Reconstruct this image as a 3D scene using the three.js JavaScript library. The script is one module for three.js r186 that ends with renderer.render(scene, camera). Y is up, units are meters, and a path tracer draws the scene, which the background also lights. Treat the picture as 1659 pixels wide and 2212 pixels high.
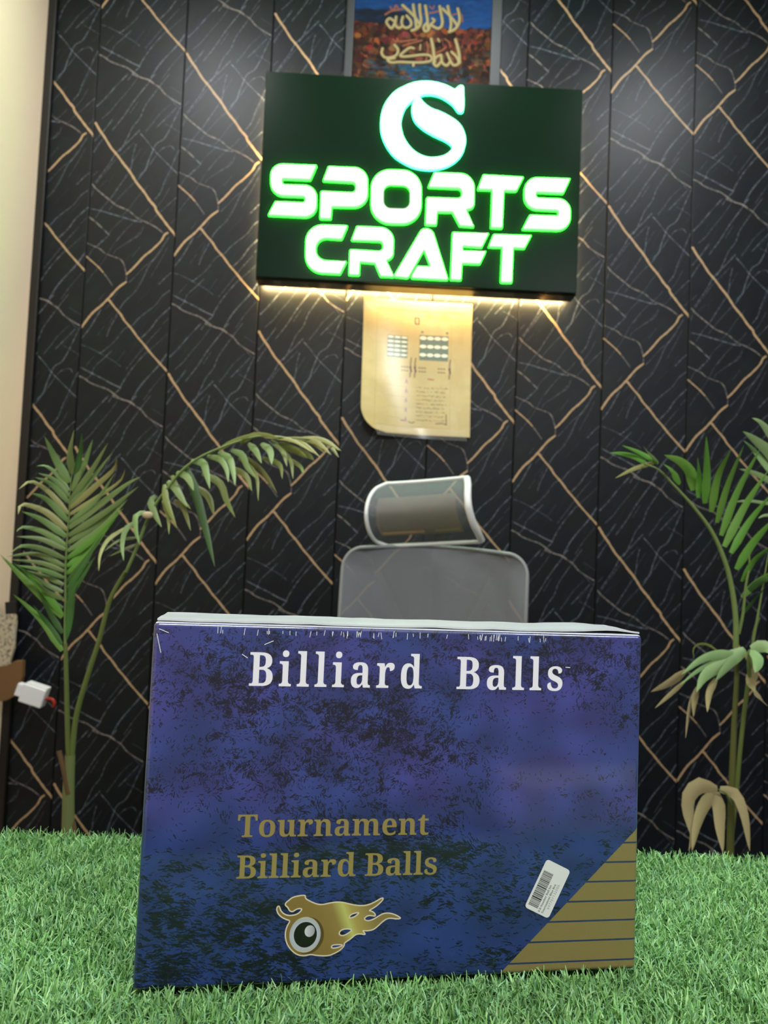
import * as THREE from 'three';
import { RoundedBoxGeometry } from 'three/addons/geometries/RoundedBoxGeometry.js';
import { RectAreaLightUniformsLib } from 'three/addons/lights/RectAreaLightUniformsLib.js';
import { createNoise2D, createNoise3D } from 'simplex-noise';

/* ------------------------------------------------------------------ camera, light, exposure */
const scene = new THREE.Scene();
const CAM = new THREE.Vector3(0, 1.03, 2.2485);
const camera = new THREE.PerspectiveCamera(66.74, 1659 / 2212, 0.05, 30);
camera.position.copy(CAM);
camera.rotation.set(0.04597, -0.02514, 0.04395, 'YXZ');
camera.focus = 0.55; camera.userData.fStop = 11;
camera.updateMatrixWorld(true);
scene.background = new THREE.Color(0x000000);

const renderer = new THREE.WebGLRenderer({ antialias: true });
renderer.toneMapping = THREE.LinearToneMapping;
renderer.toneMappingExposure = 1.1;
renderer.shadowMap.enabled = true;
RectAreaLightUniformsLib.init();

const CEIL = 2.85, REAR = 4.3, LEFT = -0.992, RIGHT = 2.6;
const WHITE = new THREE.Color(0.94, 0.975, 1);
// ceiling panel lights, one of them an added fill: x, z, width, depth, intensity
const PANELS = [
  [-0.62, 0.8, 0.24, 0.24, 64], [1.02, 0.8, 0.24, 0.24, 60],
  [0.2, 0.55, 0.3, 0.2, 52],  // fill panel added to brighten the left wall, no known fixture
  [0.0, 3.2, 0.6, 0.6, 36], [1.4, 3.3, 0.6, 0.6, 30],
];
for (const [x, z, w, d, i] of PANELS) {
  const l = new THREE.RectAreaLight(WHITE, i, w, d);
  l.name = 'ceiling_light_source';
  l.position.set(x, CEIL - 0.022, z); l.lookAt(x, 0, z); scene.add(l);
}

/* ------------------------------------------------------------------ helpers */
let seed = 12345;
function rnd() { seed = (seed * 1664525 + 1013904223) >>> 0; return seed / 4294967296; }
const rr = (a, b) => a + (b - a) * rnd();
const noise2 = createNoise2D(rnd), noise3 = createNoise3D(rnd);
const lerp = (a, b, t) => a + (b - a) * t;
const clamp = (x, a = 0, b = 1) => Math.min(b, Math.max(a, x));
const sstep = (a, b, x) => { const t = clamp((x - a) / (b - a)); return t * t * (3 - 2 * t); };
const V = (x, y, z) => new THREE.Vector3(x, y, z);
// a point of the photograph carried out to the upright plane z
function at(px, py, z) {
  const d = V((px - 829.5) / 1680, -(py - 1106) / 1680, -1).applyQuaternion(camera.quaternion);
  return d.multiplyScalar((z - CAM.z) / d.z).add(CAM);
}
const names = {};
function nm(name) { const k = names[name] = (names[name] ?? -1) + 1; return k ? name + '_' + String(k).padStart(3, '0') : name; }
function part(name, geo, mat, parent) {
  const m = new THREE.Mesh(geo, mat); m.castShadow = m.receiveShadow = true;
  if (parent) { const n = parent.children.filter((c) => c.name === name || c.name.startsWith(name + '_0')).length; m.name = n ? name + '_' + String(n).padStart(3, '0') : name; parent.add(m); } else { m.name = nm(name); scene.add(m); }
  return m;
}
function group(name, x = 0, y = 0, z = 0) { const g = new THREE.Group(); g.name = nm(name); g.position.set(x, y, z); scene.add(g); return g; }
function tag(o, label, category, extra = {}) { Object.assign(o.userData, { label, category }, extra); return o; }
function struct(o, label) { o.userData.kind = 'structure'; if (label) o.userData.label = label; return o; }
const std = (color, roughness = 0.6, o = {}) => new THREE.MeshPhysicalMaterial({ color, roughness, side: THREE.DoubleSide, ...o });
function bx(w, h, d, x = 0, y = 0, z = 0, r = 0) {
  const g = r ? new RoundedBoxGeometry(w, h, d, 2, r) : new THREE.BoxGeometry(w, h, d);
  return g.translate(x, y, z);
}
function canvas(w, h) { const c = document.createElement('canvas'); c.width = w; c.height = h; return [c, c.getContext('2d')]; }
function tex(c, srgb = true) { const t = new THREE.CanvasTexture(c); if (srgb) t.colorSpace = THREE.SRGBColorSpace; t.wrapS = t.wrapT = THREE.RepeatWrapping; return t; }
const pts2 = (s) => s.trim().split(' ').map((p) => p.split(',').map(Number));
function tube(points, radius, seg = 24, rad = 8, taper) {
  const g = new THREE.TubeGeometry(new THREE.CatmullRomCurve3(points), seg, radius, rad, false);
  if (taper) {
    const p = g.attributes.position, c = new THREE.CatmullRomCurve3(points), v = V();
    for (let i = 0; i < p.count; i++) { const t = Math.floor(i / (rad + 1)) / seg, o = c.getPointAt(t); v.fromBufferAttribute(p, i).sub(o).multiplyScalar(taper(t)).add(o); p.setXYZ(i, v.x, v.y, v.z); }
    g.computeVertexNormals();
  }
  return g;
}

/* ------------------------------------------------------------------ room shell */
const plaster = (() => {
  const [c, x] = canvas(512, 512), im = x.createImageData(512, 512);
  for (let j = 0; j < 512; j++) for (let i = 0; i < 512; i++) {
    const n = 128 + 60 * noise2(i / 9, j / 9) + 40 * noise2(i / 3, j / 3), k = (j * 512 + i) * 4;
    im.data[k] = im.data[k + 1] = im.data[k + 2] = n; im.data[k + 3] = 255;
  }
  x.putImageData(im, 0, 0); return tex(c, false);
})();
const cream = std(0xfadfc2, 0.75, { bumpMap: plaster, bumpScale: 0.0004 });
const offwhite = std(0x85827e, 0.85), ceilingMat = std(0xd8dce2, 0.9), floorMat = std(0x2e2b28, 0.55);
struct(part('floor', bx(RIGHT - LEFT + 0.4, 0.1, REAR + 0.4, (RIGHT + LEFT) / 2, -0.05, REAR / 2), floorMat));
const ceiling = struct(part('ceiling', bx(RIGHT - LEFT + 0.4, 0.1, REAR + 0.4, (RIGHT + LEFT) / 2, CEIL + 0.05, REAR / 2), ceilingMat));
struct(part('wall_left', bx(0.12, CEIL, REAR, LEFT - 0.06, CEIL / 2, REAR / 2), cream));
struct(part('wall_right', bx(0.12, CEIL, REAR, RIGHT + 0.06, CEIL / 2, REAR / 2), offwhite));
struct(part('trim_2', bx(1.15, 0.21, 0.3, 1.3 + 0.575, 0.105, REAR - 0.15, 0.01), std(0xe4e2de, 0.7)), 'unseen low white platform added for its reflection in the box');  // unseen platform, added for the pale rectangle reflected in the box front
struct(part('wall_rear', bx(RIGHT - LEFT + 0.3, CEIL, 0.12, (RIGHT + LEFT) / 2, CEIL / 2, REAR + 0.06), offwhite));
const glowMat = new THREE.MeshStandardMaterial({ color: 0xffffff, emissive: 0xfff8ee, emissiveIntensity: 3 });
for (const [x, z, w, d] of PANELS) {
  const f = part('ceiling_light', bx(w + 0.04, 0.016, d + 0.04, x, CEIL - 0.008, z, 0.004), std(0xf2f2f0, 0.5), ceiling);
  part('diffuser', bx(w, 0.004, d, x, CEIL - 0.018, z), glowMat, f);
}

/* back wall: black marble print planks, 254 mm wide, each printed with the same 956 mm repeat at its own height */
const PW = 0.254, PER = 0.956, X0 = -0.8437;
const VEINS = `g8.3 233,970 225,964 216,946 188,914 170,898 150,873 133,853 121,841
g9.1 121,818 100,800 74,768 54,745 32,724 16,702 1,678
g8.7 76,761 93,741 111,722 123,704 144,682 163,658 182,638 201,616 224,592 241,575 254,562
g10.4 5,329 19,307 33,289 54,258 75,235 94,211 113,189 134,158 157,132 176,106 192,89 195,80 211,60 234,32 251,13 258,2
t4.8 1,927 26,917 42,910 54,900 79,891 100,884 110,873 115,859 121,839 121,819
g6.1 0,889 16,876 37,859 53,843
t4.8 53,843 67,826 82,806
t6.5 2,536 17,530 35,518 63,508 86,501 109,486 127,475 153,468 166,460
t6.5 102,483 118,476 150,468 168,457 185,447 201,429 220,416 238,406 250,400
s3.9 220,414 234,399 245,390
s6.1 4,562 37,546 69,532 99,517 122,508
f4.4 3,627 23,621 55,607 74,597 102,582 120,569
t6.1 6,147 15,136 36,119 59,102 80,87 116,73 144,52 173,40 198,28 219,13
s6.1 6,73 42,67 69,60 103,52 135,44 157,42
t6.1 3,48 22,35 41,19
s6.1 41,19 64,-2
s5.2 64,-2 42,-26 29,-40
s5.2 136,306 153,289 179,258 197,241 230,211 254,189
f4.4 208,338 229,328 252,315
f3.9 216,451 253,430
s4.4 192,252 208,267 230,272 238,262
f3.9 109,969 78,927 59,888 39,857 21,832 7,808
f4.4 152,967 141,952 110,929 85,909 79,897
f4.4 46,937 19,909 8,885
s4.4 238,958 209,907 183,866 168,828 146,787 124,764 111,745 98,714 81,676 75,655
f4.8 220,922 196,888 169,863 147,836 129,816
f3.5 234,925 214,882 190,834
s4.8 252,854 236,839 214,814
s4.4 249,800 228,782 211,756 180,728 162,711 146,691 126,681 100,644 69,613 58,605
s5.4 254,751 219,714 199,683 175,656
f3.9 251,719 235,701
f3.9 252,674 214,635 187,610
s4.8 187,610 161,576 148,557 126,517 122,505 109,490 91,464
f4.4 229,689 200,653 165,602 136,563
s5.4 54,734 41,708 26,679 4,646
f3.5 100,791 83,757 65,733
s4.4 92,614 72,592 45,563 37,541 24,527
f3.5 42,595 18,563
f3.5 130,616 106,578
s6.5 251,614 229,578 192,532 174,506 157,472
f4.4 246,554 215,513 191,474
f3.0 67,687 49,658
f3.0 91,716 72,673
f3.0 156,925 134,893
f3.0 60,779 46,760
s5.7 91,483 58,444 25,401 4,378
f4.8 118,470 92,430 66,396 44,365 22,343
s5.2 170,487 150,456 133,432 111,399 85,354 55,311
s4.8 211,489 187,454 165,420 145,387 133,352 113,323 101,293 84,256 77,248
f4.4 125,402 103,364
s4.8 54,343 32,310 6,276
f4.8 222,400 191,369 172,340 152,312
s4.4 238,390 212,359 183,327
s5.2 252,398 237,362 218,315 205,292 185,277 174,251 166,228 158,200 140,177
s4.8 134,315 101,277 70,243 49,204 15,152
f4.4 121,278 91,245 67,220 45,187 17,147 5,110
s5.2 31,285 18,266 4,241
s4.4 126,272 120,244 115,200 100,170 80,137 65,111
f4.8 65,111 39,76 22,46
f3.5 142,261 121,221 112,196
s3.9 188,245 168,212 140,170
f4.4 140,170 114,143 81,103 58,70
s4.8 257,272 242,237 230,202 215,165 205,132 189,109
f3.0 239,205 217,158
f3.5 168,151 137,111 116,78 98,57
f3.5 231,148 214,113 199,91
s4.4 257,124 241,109 217,83
f4.4 217,83 200,66 180,43
f3.9 174,83 155,60 131,38 104,7 87,-19
f3.5 254,58 239,41
f3.9 103,50 77,22 62,0
f3.9 162,28 152,3 123,-17
f4.4 20,186 5,169
f3.0 48,160 26,137`;
const veinTex = (() => {
  const W = 544, H = 2048, [c, x] = canvas(W, H), sx = W / 254, sy = H / 956;
  x.fillStyle = '#101214'; x.fillRect(0, 0, W, H);
  for (let i = 0; i < 900; i++) {       // faint cloudiness of the print
    x.fillStyle = `rgba(${rnd() < 0.5 ? '30,33,38' : '9,10,12'},0.05)`; x.beginPath(); x.ellipse(rr(0, W), rr(0, H), rr(10, 60), rr(20, 120), 0.6, 0, 7); x.fill();
  }
  x.lineCap = x.lineJoin = 'round';
  const rows = VEINS.split('\n').map((l) => { const [h, ...p] = l.split(' '); return [h[0], +h.slice(1), p.map((q) => q.split(',').map(Number))]; });
  const style = { g: ['#b3946f', 1, 0.66], t: ['#857c76', 0.8, 0.68], s: ['#838a97', 0.55, 0.58], f: ['#7e8592', 0.4, 0.55] };
  for (const kind of 'fstg') for (const [k, w, p] of rows) {
    if (k !== kind) continue;
    const [col, alpha, fw] = style[k];
    for (const off of [-956, 0, 956]) {
      const q = p.map(([a, b]) => [a * sx, (956 - b - off) * sy]);
      if (Math.max(...q.map((e) => e[1])) < -60 || Math.min(...q.map((e) => e[1])) > H + 60) continue;
      const cv = new THREE.CatmullRomCurve3(q.map(([a, b]) => V(a, b, 0)), false, 'centripetal'), n = Math.ceil(cv.getLength() / 7);
      const sd = p[0][0] * 13.7;
      x.strokeStyle = col; let a = cv.getPoint(0);
      for (let i = 1; i <= n; i++) {
        const t = i / n, b = cv.getPoint(t), e = k === 'g' ? 1 : 0.65 + 0.5 * noise2(sd, i * 0.35);
        const wob = noise2(i * 0.3, sd) * (k === 'g' ? 1.6 : 0.4);
        x.globalAlpha = alpha * clamp(e, 0.25, 1); x.lineWidth = Math.max(1.5, w * fw * sx * (0.9 + 0.2 * noise2(i * 0.21, sd + 9)));
        x.beginPath(); x.moveTo(a.x, a.y); x.lineTo(b.x + wob * 0.5, b.y); x.stroke(); a = b;
      }
    }
  }
  // extra hairlines between the traced ones
  x.globalAlpha = 1;
  for (let i = 0; i < 120; i++) {
    const px = rr(0, W), py = rr(0, H), L = rr(40, 150), an = rr(2.0, 2.3);
    x.strokeStyle = `rgba(125,130,140,${rr(0.05, 0.2)})`; x.lineWidth = rr(1.5, 3.6);
    for (const o of [-H, 0, H]) { x.beginPath(); x.moveTo(px, py + o); x.lineTo(px + Math.cos(an) * L, py + o + Math.sin(an) * L); x.stroke(); }
  }
  return tex(c);
})();
const plankMat = new THREE.MeshPhysicalMaterial({ map: veinTex, roughness: 0.42, specularIntensity: 0.6, bumpMap: plaster, bumpScale: 0.00005 });
const ENDS = [1.234, 0.951, 1.176, 1.3135, 1.072, 1.402, 1.5175, 1.743, 1.632, 1.39, 1.21, 1.5, 1.1, 1.63];
const wallBack = struct(part('wall_back', bx(RIGHT - LEFT + 0.3, CEIL, 0.1, (RIGHT + LEFT) / 2, CEIL / 2, -0.062), std(0x0a0b0c, 0.8)));
ENDS.forEach((end, i) => {
  const k = i - 1, x0 = Math.max(X0 + k * PW, -0.969), x1 = Math.min(X0 + (k + 1) * PW, RIGHT), g0 = 0.0009, b = 0.0016, zf = 0, zb = -0.011;
  const prof = [[x0 + g0, zb], [x0 + g0, zf - b], [x0 + g0 + b, zf], [x1 - g0 - b, zf], [x1 - g0, zf - b], [x1 - g0, zb]];
  const pos = [], uv = [], idx = [];
  prof.forEach(([x, z], j) => { for (const y of [0, CEIL]) { pos.push(x, y, z); uv.push((x - X0 - k * PW) / PW, (y - end) / PER); } });
  for (let j = 0; j < 5; j++) { const a = j * 2; idx.push(a, a + 2, a + 1, a + 1, a + 2, a + 3); }
  let g = new THREE.BufferGeometry(); g.setAttribute('position', new THREE.Float32BufferAttribute(pos, 3)); g.setAttribute('uv', new THREE.Float32BufferAttribute(uv, 2)); g.setIndex(idx);
  g = g.toNonIndexed(); g.computeVertexNormals();
  const m = part('wall_plank', g, plankMat, wallBack);
});
struct(part('trim_1', bx(0.024, CEIL, 0.026, -0.9805, CEIL / 2, 0.001, 0.003), std(0x14120f, 0.45)), 'black corner strip where the cream wall meets the dark planks');

/* ------------------------------------------------------------------ lit sign */
const sign = tag(group('lit_sign', 0.118, 1.768, 0.03), 'black light box sign with glowing white and green lettering and warm backlight', 'sign');
{
  const SW = 0.9086, SH = 0.5966, SD = 0.058, L = (mx, my) => [mx / 1000 - 0.3368 - 0.118, 2.3638 - my / 1000 - 1.768];
  part('cabinet', bx(SW, SH, SD, 0.0005, SH / 2 - 0.0006, SD / 2, 0.003), std(0x0c0f0d, 0.4), sign);
  part('face_panel', bx(SW - 0.006, SH - 0.006, 0.012, 0.0005, SH / 2 - 0.0006, SD + 0.006, 0.002), new THREE.MeshPhysicalMaterial({ color: new THREE.Color(0.002, 0.0125, 0.005), roughness: 0.3, specularIntensity: 0.22 }), sign);  // dark green tint on a black face: letter glow put into its colour
  const faceG = new THREE.MeshStandardMaterial({ color: 0x222222, emissive: new THREE.Color(0.92, 1.0, 0.86), emissiveIntensity: 1.35 });
  const sideG = new THREE.MeshStandardMaterial({ color: 0x222222, emissive: new THREE.Color(0.012, 1.0, 0.014), emissiveIntensity: 24 });
  const faceW = new THREE.MeshStandardMaterial({ color: 0x222222, emissive: new THREE.Color(0.95, 1.0, 0.98), emissiveIntensity: 1.6 });
  const sideW = new THREE.MeshStandardMaterial({ color: 0x222222, emissive: new THREE.Color(0.03, 1.0, 0.3), emissiveIntensity: 16 });
  const K = 0.5523;
  function rounded(S, pts, rev) {
    const n = pts.length, seg = [];
    for (let i = 0; i < n; i++) {
      const p = new THREE.Vector2(...L(pts[i][0], pts[i][1])), a = new THREE.Vector2(...L(...pts[(i + n - 1) % n])), b = new THREE.Vector2(...L(...pts[(i + 1) % n]));
      const da = a.clone().sub(p), db = b.clone().sub(p), la = da.length(), lb = db.length();
      const r = Math.min(pts[i][2] / 1000, la * 0.49, lb * 0.49);
      seg.push([p.clone().addScaledVector(da, r / la), p, p.clone().addScaledVector(db, r / lb)]);
    }
    seg.forEach(([s, p, e], i) => {
      if (i) S.lineTo(s.x, s.y); else S.moveTo(s.x, s.y);
      S.bezierCurveTo(lerp(s.x, p.x, K), lerp(s.y, p.y, K), lerp(e.x, p.x, K), lerp(e.y, p.y, K), e.x, e.y);
    });
    S.closePath(); return S;
  }
  const opt = { depth: 0.012, bevelEnabled: true, bevelThickness: 0.004, bevelSize: 0.0018, bevelOffset: -0.0018, bevelSegments: 2, curveSegments: 10 };
  for (const row of `S 159.2,271.6,1.6 143.3,313.3,2.7 64.7,314.4,3.8 65.6,331.7,7.6 162.5,329.3,33.7 165.7,419.9,35.1 30.9,420.4,1.6 48.9,381.1,2.2 132.0,379.8,7.0 131.2,361.9,5.9 34.9,363.7,35.1 30.3,273.7,35.1
P 192.2,272.8,2.2 302.8,271.0,37.8 307.9,383.1,40.5 207.2,386.8,1.1 206.1,421.3,2.2 175.1,422.2,2.2 174.2,344.6,4.9 272.0,343.6,12.1 270.6,313.3,10.8 179.0,313.5,1.6
O 312.0,273.5,55.3 454.7,269.6,55.3 459.4,423.2,55.3 317.6,427.7,55.3 | 346.9,314.6,22.9 425.5,312.7,22.9 428.0,384.5,22.9 349.3,386.7,22.9
R 490.0,273.0,2.3 604.2,270.6,41.4 606.2,367.7,25.7 583.9,374.3,1.7 607.7,421.7,1.7 568.2,420.9,1.7 546.2,382.9,1.1 503.3,384.7,1.1 502.0,422.2,2.3 471.4,422.7,2.3 471.1,345.5,4.6 571.0,343.5,12.8 569.8,313.8,11.4 474.8,315.0,1.7
T 628.3,271.9,2.3 743.0,271.9,1.7 724.4,312.5,2.3 689.2,313.0,1.1 688.2,420.8,2.3 656.0,421.4,2.3 655.7,312.8,1.1 614.7,313.6,1.7
S 875.5,268.9,1.7 857.8,311.5,2.3 779.7,312.6,4.3 780.3,329.6,7.1 878.7,327.9,35.6 880.5,417.9,37.1 745.4,420.9,1.7 764.5,379.7,2.3 845.9,378.1,6.3 845.6,361.8,5.7 748.6,362.7,37.1 745.9,272.1,37.1
C 253.5,438.8,1.6 238.9,478.1,2.2 167.6,477.0,31.0 169.4,541.6,29.7 254.9,540.8,1.6 238.8,576.5,2.2 141.0,576.7,48.6 137.7,441.3,48.6
R 279.6,439.0,2.2 384.6,438.0,39.1 384.8,520.4,24.3 366.1,532.0,1.6 389.5,576.5,1.6 351.6,576.5,1.6 334.9,540.7,1.1 292.9,539.3,1.1 292.4,576.6,2.2 263.4,577.1,2.2 262.9,506.1,4.3 355.4,506.7,12.1 354.9,477.4,10.8 266.3,478.6,1.6
A 391.1,574.2,2.3 464.0,434.4,11.7 491.1,439.0,11.7 539.8,576.0,2.3 438.3,575.9,4.7 453.7,544.2,4.7 493.1,543.9,4.7 470.6,492.4,4.7 428.8,576.4,4.7
F 548.6,441.3,2.9 650.5,438.9,1.4 632.7,479.3,2.3 579.2,478.4,1.1 578.9,492.3,1.1 644.6,490.8,1.4 629.3,526.9,2.3 578.9,527.8,1.1 578.1,575.4,2.3 548.4,575.8,2.3
T 664.0,440.9,2.3 771.2,438.2,1.4 753.2,475.7,2.3 721.6,475.7,1.1 721.1,575.1,2.3 689.6,575.9,2.3 690.2,475.9,1.1 651.4,476.8,1.7`.split('\n')) {
    const [outer, hole] = row.slice(2).split(' | '), S = rounded(new THREE.Shape(), pts2(outer));
    if (hole) S.holes.push(rounded(new THREE.Path(), pts2(hole)));
    part('letter', new THREE.ExtrudeGeometry(S, row[0] === 'A' ? { ...opt, bevelSize: 0.0016, bevelOffset: -0.0004 } : opt).translate(0, 0, SD + 0.008), [faceG, sideG], sign);
  }
  const [lo, lh] = `561.8,20.7 564.6,48.1 566.0,79.8 563.8,91.5 558.1,94.2 550.8,92.3 536.7,75.2 513.3,58.6 488.1,48.9 461.2,47.3 444.8,51.5 438.8,55.7 445.5,66.9 454.1,75.9 473.2,88.5 500.4,97.4 523.5,107.7 551.1,125.0 566.3,145.2 574.7,174.3 568.8,208.3 553.3,232.3 529.3,250.5 498.8,261.7 472.2,264.7 439.2,262.0 414.2,254.0 376.3,232.1 350.3,200.0 337.7,171.3 333.1,144.2 335.1,110.4 345.0,80.3 366.4,49.5 390.3,32.1 420.7,17.6 455.5,11.3 492.9,14.3 520.1,22.2 538.0,29.6 545.0,24.3 551.0,18.8 558.2,18.0 | 427.0,60.6 416.7,70.7 401.1,89.6 392.3,115.5 389.9,140.9 398.5,174.1 413.9,198.4 437.4,219.1 466.7,230.0 493.4,229.5 517.8,221.8 534.7,207.1 538.9,197.4 531.9,187.3 516.0,177.7 484.6,164.8 453.0,147.7 429.4,125.9 420.1,101.1 420.3,82.1`.split(' | ').map((s) => new THREE.CatmullRomCurve3(pts2(s).map(([a, b]) => V(...L(a, b), 0)), true, 'centripetal').getPoints(220).map((p) => new THREE.Vector2(p.x, p.y)));
  const LS = new THREE.Shape(lo); LS.holes.push(new THREE.Path(lh));
  part('logo', new THREE.ExtrudeGeometry(LS, { ...opt, bevelSize: 0.0008, bevelOffset: -0.0008, bevelThickness: 0.001, depth: 0.015 }).translate(0, 0, SD + 0.008), [faceW, sideW], sign).userData.label = 'round white monogram';
  // warm strip light round the back edge, shining on the wall
  const led = new THREE.MeshStandardMaterial({ color: 0xffe2a0, emissive: new THREE.Color(1, 0.74, 0.3), emissiveIntensity: 2.6 });
  const I = 0.014;
  for (const [w, h, x, y] of [[SW - 2 * I, 0.008, 0, I], [SW - 2 * I, 0.008, 0, SH - I], [0.008, SH - 2 * I, -SW / 2 + I, SH / 2], [0.008, SH - 2 * I, SW / 2 - I, SH / 2]]) {
    part('light_strip', bx(w, h, 0.003, x, y, -0.0016), led, sign);
    const l = new THREE.RectAreaLight(new THREE.Color(1, 0.7, 0.3), 280, w, h);
    l.name = 'light_strip_source'; l.position.set(x, y, -0.0066); l.rotation.x = y < 0.1 ? -0.75 : 0; sign.add(l);
  }
  const f = new THREE.RectAreaLight(new THREE.Color(0.55, 1, 0.6), 0.5, 0.7, 0.42); f.name = 'letter_light_source';
  f.position.set(0, 0.28, SD + 0.03); f.rotation.y = Math.PI; sign.add(f);
  for (const sx of [-0.3, 0.3]) for (const sy of [0.08, 0.5]) part('standoff', new THREE.CylinderGeometry(0.008, 0.008, 0.03, 12).rotateX(Math.PI / 2).translate(sx, sy, -0.015), std(0x333333, 0.4, { metalness: 0.8 }), sign);
}

/* ------------------------------------------------------------------ painting above the sign */
const painting = tag(group('framed_painting', 0.108, 2.28, 0.0), 'framed autumn lake painting with gold Arabic calligraphy behind the sign top', 'painting');
{
  const W = 0.408, y1 = 0.53, M = 2.5;
  const [c, x] = canvas(1020, 1325);        // 2.5 px per mm, top at y = 2.81
  const Y = (mm) => (mm + 60) * M, X = (mm) => mm * M;
  x.fillStyle = '#14539a'; x.fillRect(0, 0, 1020, 1325);
  for (let i = 0; i < 700; i++) { x.fillStyle = `hsla(${rr(205, 222)},${rr(55, 80)}%,${rr(18, 42)}%,0.25)`; x.beginPath(); x.ellipse(rr(0, 1020), rr(0, Y(195)), rr(15, 70), rr(4, 16), rr(-0.3, 0.3), 0, 7); x.fill(); }
  for (let i = 0; i < 300; i++) { x.fillStyle = `hsla(${rr(205, 222)},50%,${rr(8, 18)}%,0.3)`; x.beginPath(); x.ellipse(rr(0, 420), rr(Y(130), Y(200)), rr(20, 70), rr(6, 20), 0, 0, 7); x.fill(); }
  for (let i = 0; i < 2600; i++) {          // leaf band
    const px = rr(0, 1020), edge = Math.abs(px - 510) / 510, py = rr(Y(185 - 12 * edge), Y(345));
    if (py > Y(275) && rnd() > edge * edge + 0.12) continue;
    const h = [10, 18, 24, 32, 354, 20][Math.floor(rr(0, 6))], l = rr(12, 46) * (rnd() < 0.3 ? 0.4 : 1);
    x.fillStyle = `hsla(${h + rr(-6, 6)},${rr(40, 68)}%,${l}%,0.75)`; x.beginPath(); x.ellipse(px, py, rr(14, 40), rr(12, 30), rr(0, 3), 0, 7); x.fill();
  }
  for (let i = 0; i < 420; i++) { const px = 510 + rr(-1, 1) * rr(0, 420); x.fillStyle = `hsla(${rr(196, 212)},${rr(45, 75)}%,${rr(18, 46)}%,0.5)`; x.beginPath(); x.ellipse(px, rr(Y(282), Y(380)), rr(10, 40), rr(4, 12), 0, 0, 7); x.fill(); }
  for (let i = 0; i < 260; i++) { x.fillStyle = `hsla(${rr(100, 190)},30%,${rr(8, 20)}%,0.3)`; x.beginPath(); x.ellipse(rr(0, 1020), rr(Y(230), Y(380)), rr(10, 40), rr(5, 16), 0, 0, 7); x.fill(); }
  x.lineCap = x.lineJoin = 'round';
  const run = (rows, col, dx, dy, f) => { for (const l of rows.split('\n')) { const [h, ...p] = l.split(' '), q = p.map((s) => s.split(',').map(Number));
    const cv = new THREE.CatmullRomCurve3(q.map(([a, b]) => V(X(a) + dx, Y(b) + dy, 0)), false, 'centripetal').getPoints(30);
    x.strokeStyle = col; x.lineWidth = +h.slice(1) * M * f; x.beginPath(); cv.forEach((p2, i) => (i ? x.lineTo(p2.x, p2.y) : x.moveTo(p2.x, p2.y))); x.stroke(); } };
  const CALLI = `w9.9 306,111 311,129 312,151 301,173 283,183
w9.9 261,114 277,128 295,147 306,162
w9.9 276,105 280,122 286,143 288,161 285,183
w9.9 252,107 257,130 262,154 259,169 249,175 233,168 227,165 221,182 212,186 207,174 215,161
w9.9 209,108 213,126 218,157 219,175
w8.7 227,165 238,151 232,146
w9.9 192,106 194,127 198,152 195,170 182,182 172,186
w10.5 142,111 160,126 179,144 193,163
w9.9 173,107 176,125 181,147 185,175
w9.3 155,142 168,157 169,170 156,179 145,174 141,161 144,146
w9.3 145,174 133,181 123,172 124,147
w9.3 123,161 112,183 103,176 96,164 105,153 118,160
w10.5 303,206 310,227 316,252 318,275
w9.3 293,244 310,261 315,278 301,284 291,272 280,249
w9.3 291,272 280,286 268,280 262,255
w9.3 263,276 250,290 241,281 248,263 261,255
w10.5 231,208 237,232 241,256 244,279
w8.7 180,240 171,238 154,250 141,265 150,267 178,263 213,257 231,260 235,272 220,279 179,283 137,284 114,287 104,280 125,273
w9.3 123,233 134,247 130,263 113,272 95,272 86,260 88,246
w8.7 182,286 181,293
w7.0 251,207 255,214
w5.2 200,228 199,243`, DIACR = `w6.4 91,142 107,131 130,125 154,118
w5.8 105,118 114,128 122,112 130,124
w4.7 222,109 231,116 235,106
w5.8 208,133 232,127 249,121
w4.7 289,131 315,126 322,150
w5.2 116,215 126,224 130,213 134,221 158,218 188,212
w5.2 147,234 176,223 203,214
w5.2 218,218 222,242 217,279
w5.8 246,250 266,239 275,230
w4.7 271,205 283,214 288,229`;
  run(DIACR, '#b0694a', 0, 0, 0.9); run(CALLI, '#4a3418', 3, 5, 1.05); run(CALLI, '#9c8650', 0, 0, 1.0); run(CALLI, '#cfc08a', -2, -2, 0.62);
  const canvasM = new THREE.MeshPhysicalMaterial({ map: tex(c), color: 0xb0b0b0, roughness: 0.8, specularIntensity: 0.4 });
  part('canvas', new THREE.PlaneGeometry(W, y1).translate(0, y1 / 2, 0.013), canvasM, painting);
  const fm = std(0x2b2e31, 0.5);
  part('frame_stile', bx(0.023, y1 + 0.06, 0.018, -W / 2 - 0.0115, y1 / 2, 0.009, 0.003), fm, painting);
  part('frame_stile', bx(0.031, y1 + 0.06, 0.018, W / 2 + 0.0155, y1 / 2, 0.009, 0.003), fm, painting);
  part('frame_rail', bx(W, 0.03, 0.018, 0, -0.015, 0.009, 0.003), fm, painting);
  part('frame_rail', bx(W, 0.03, 0.018, 0, y1 + 0.015, 0.009, 0.003), fm, painting);
}

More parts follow.
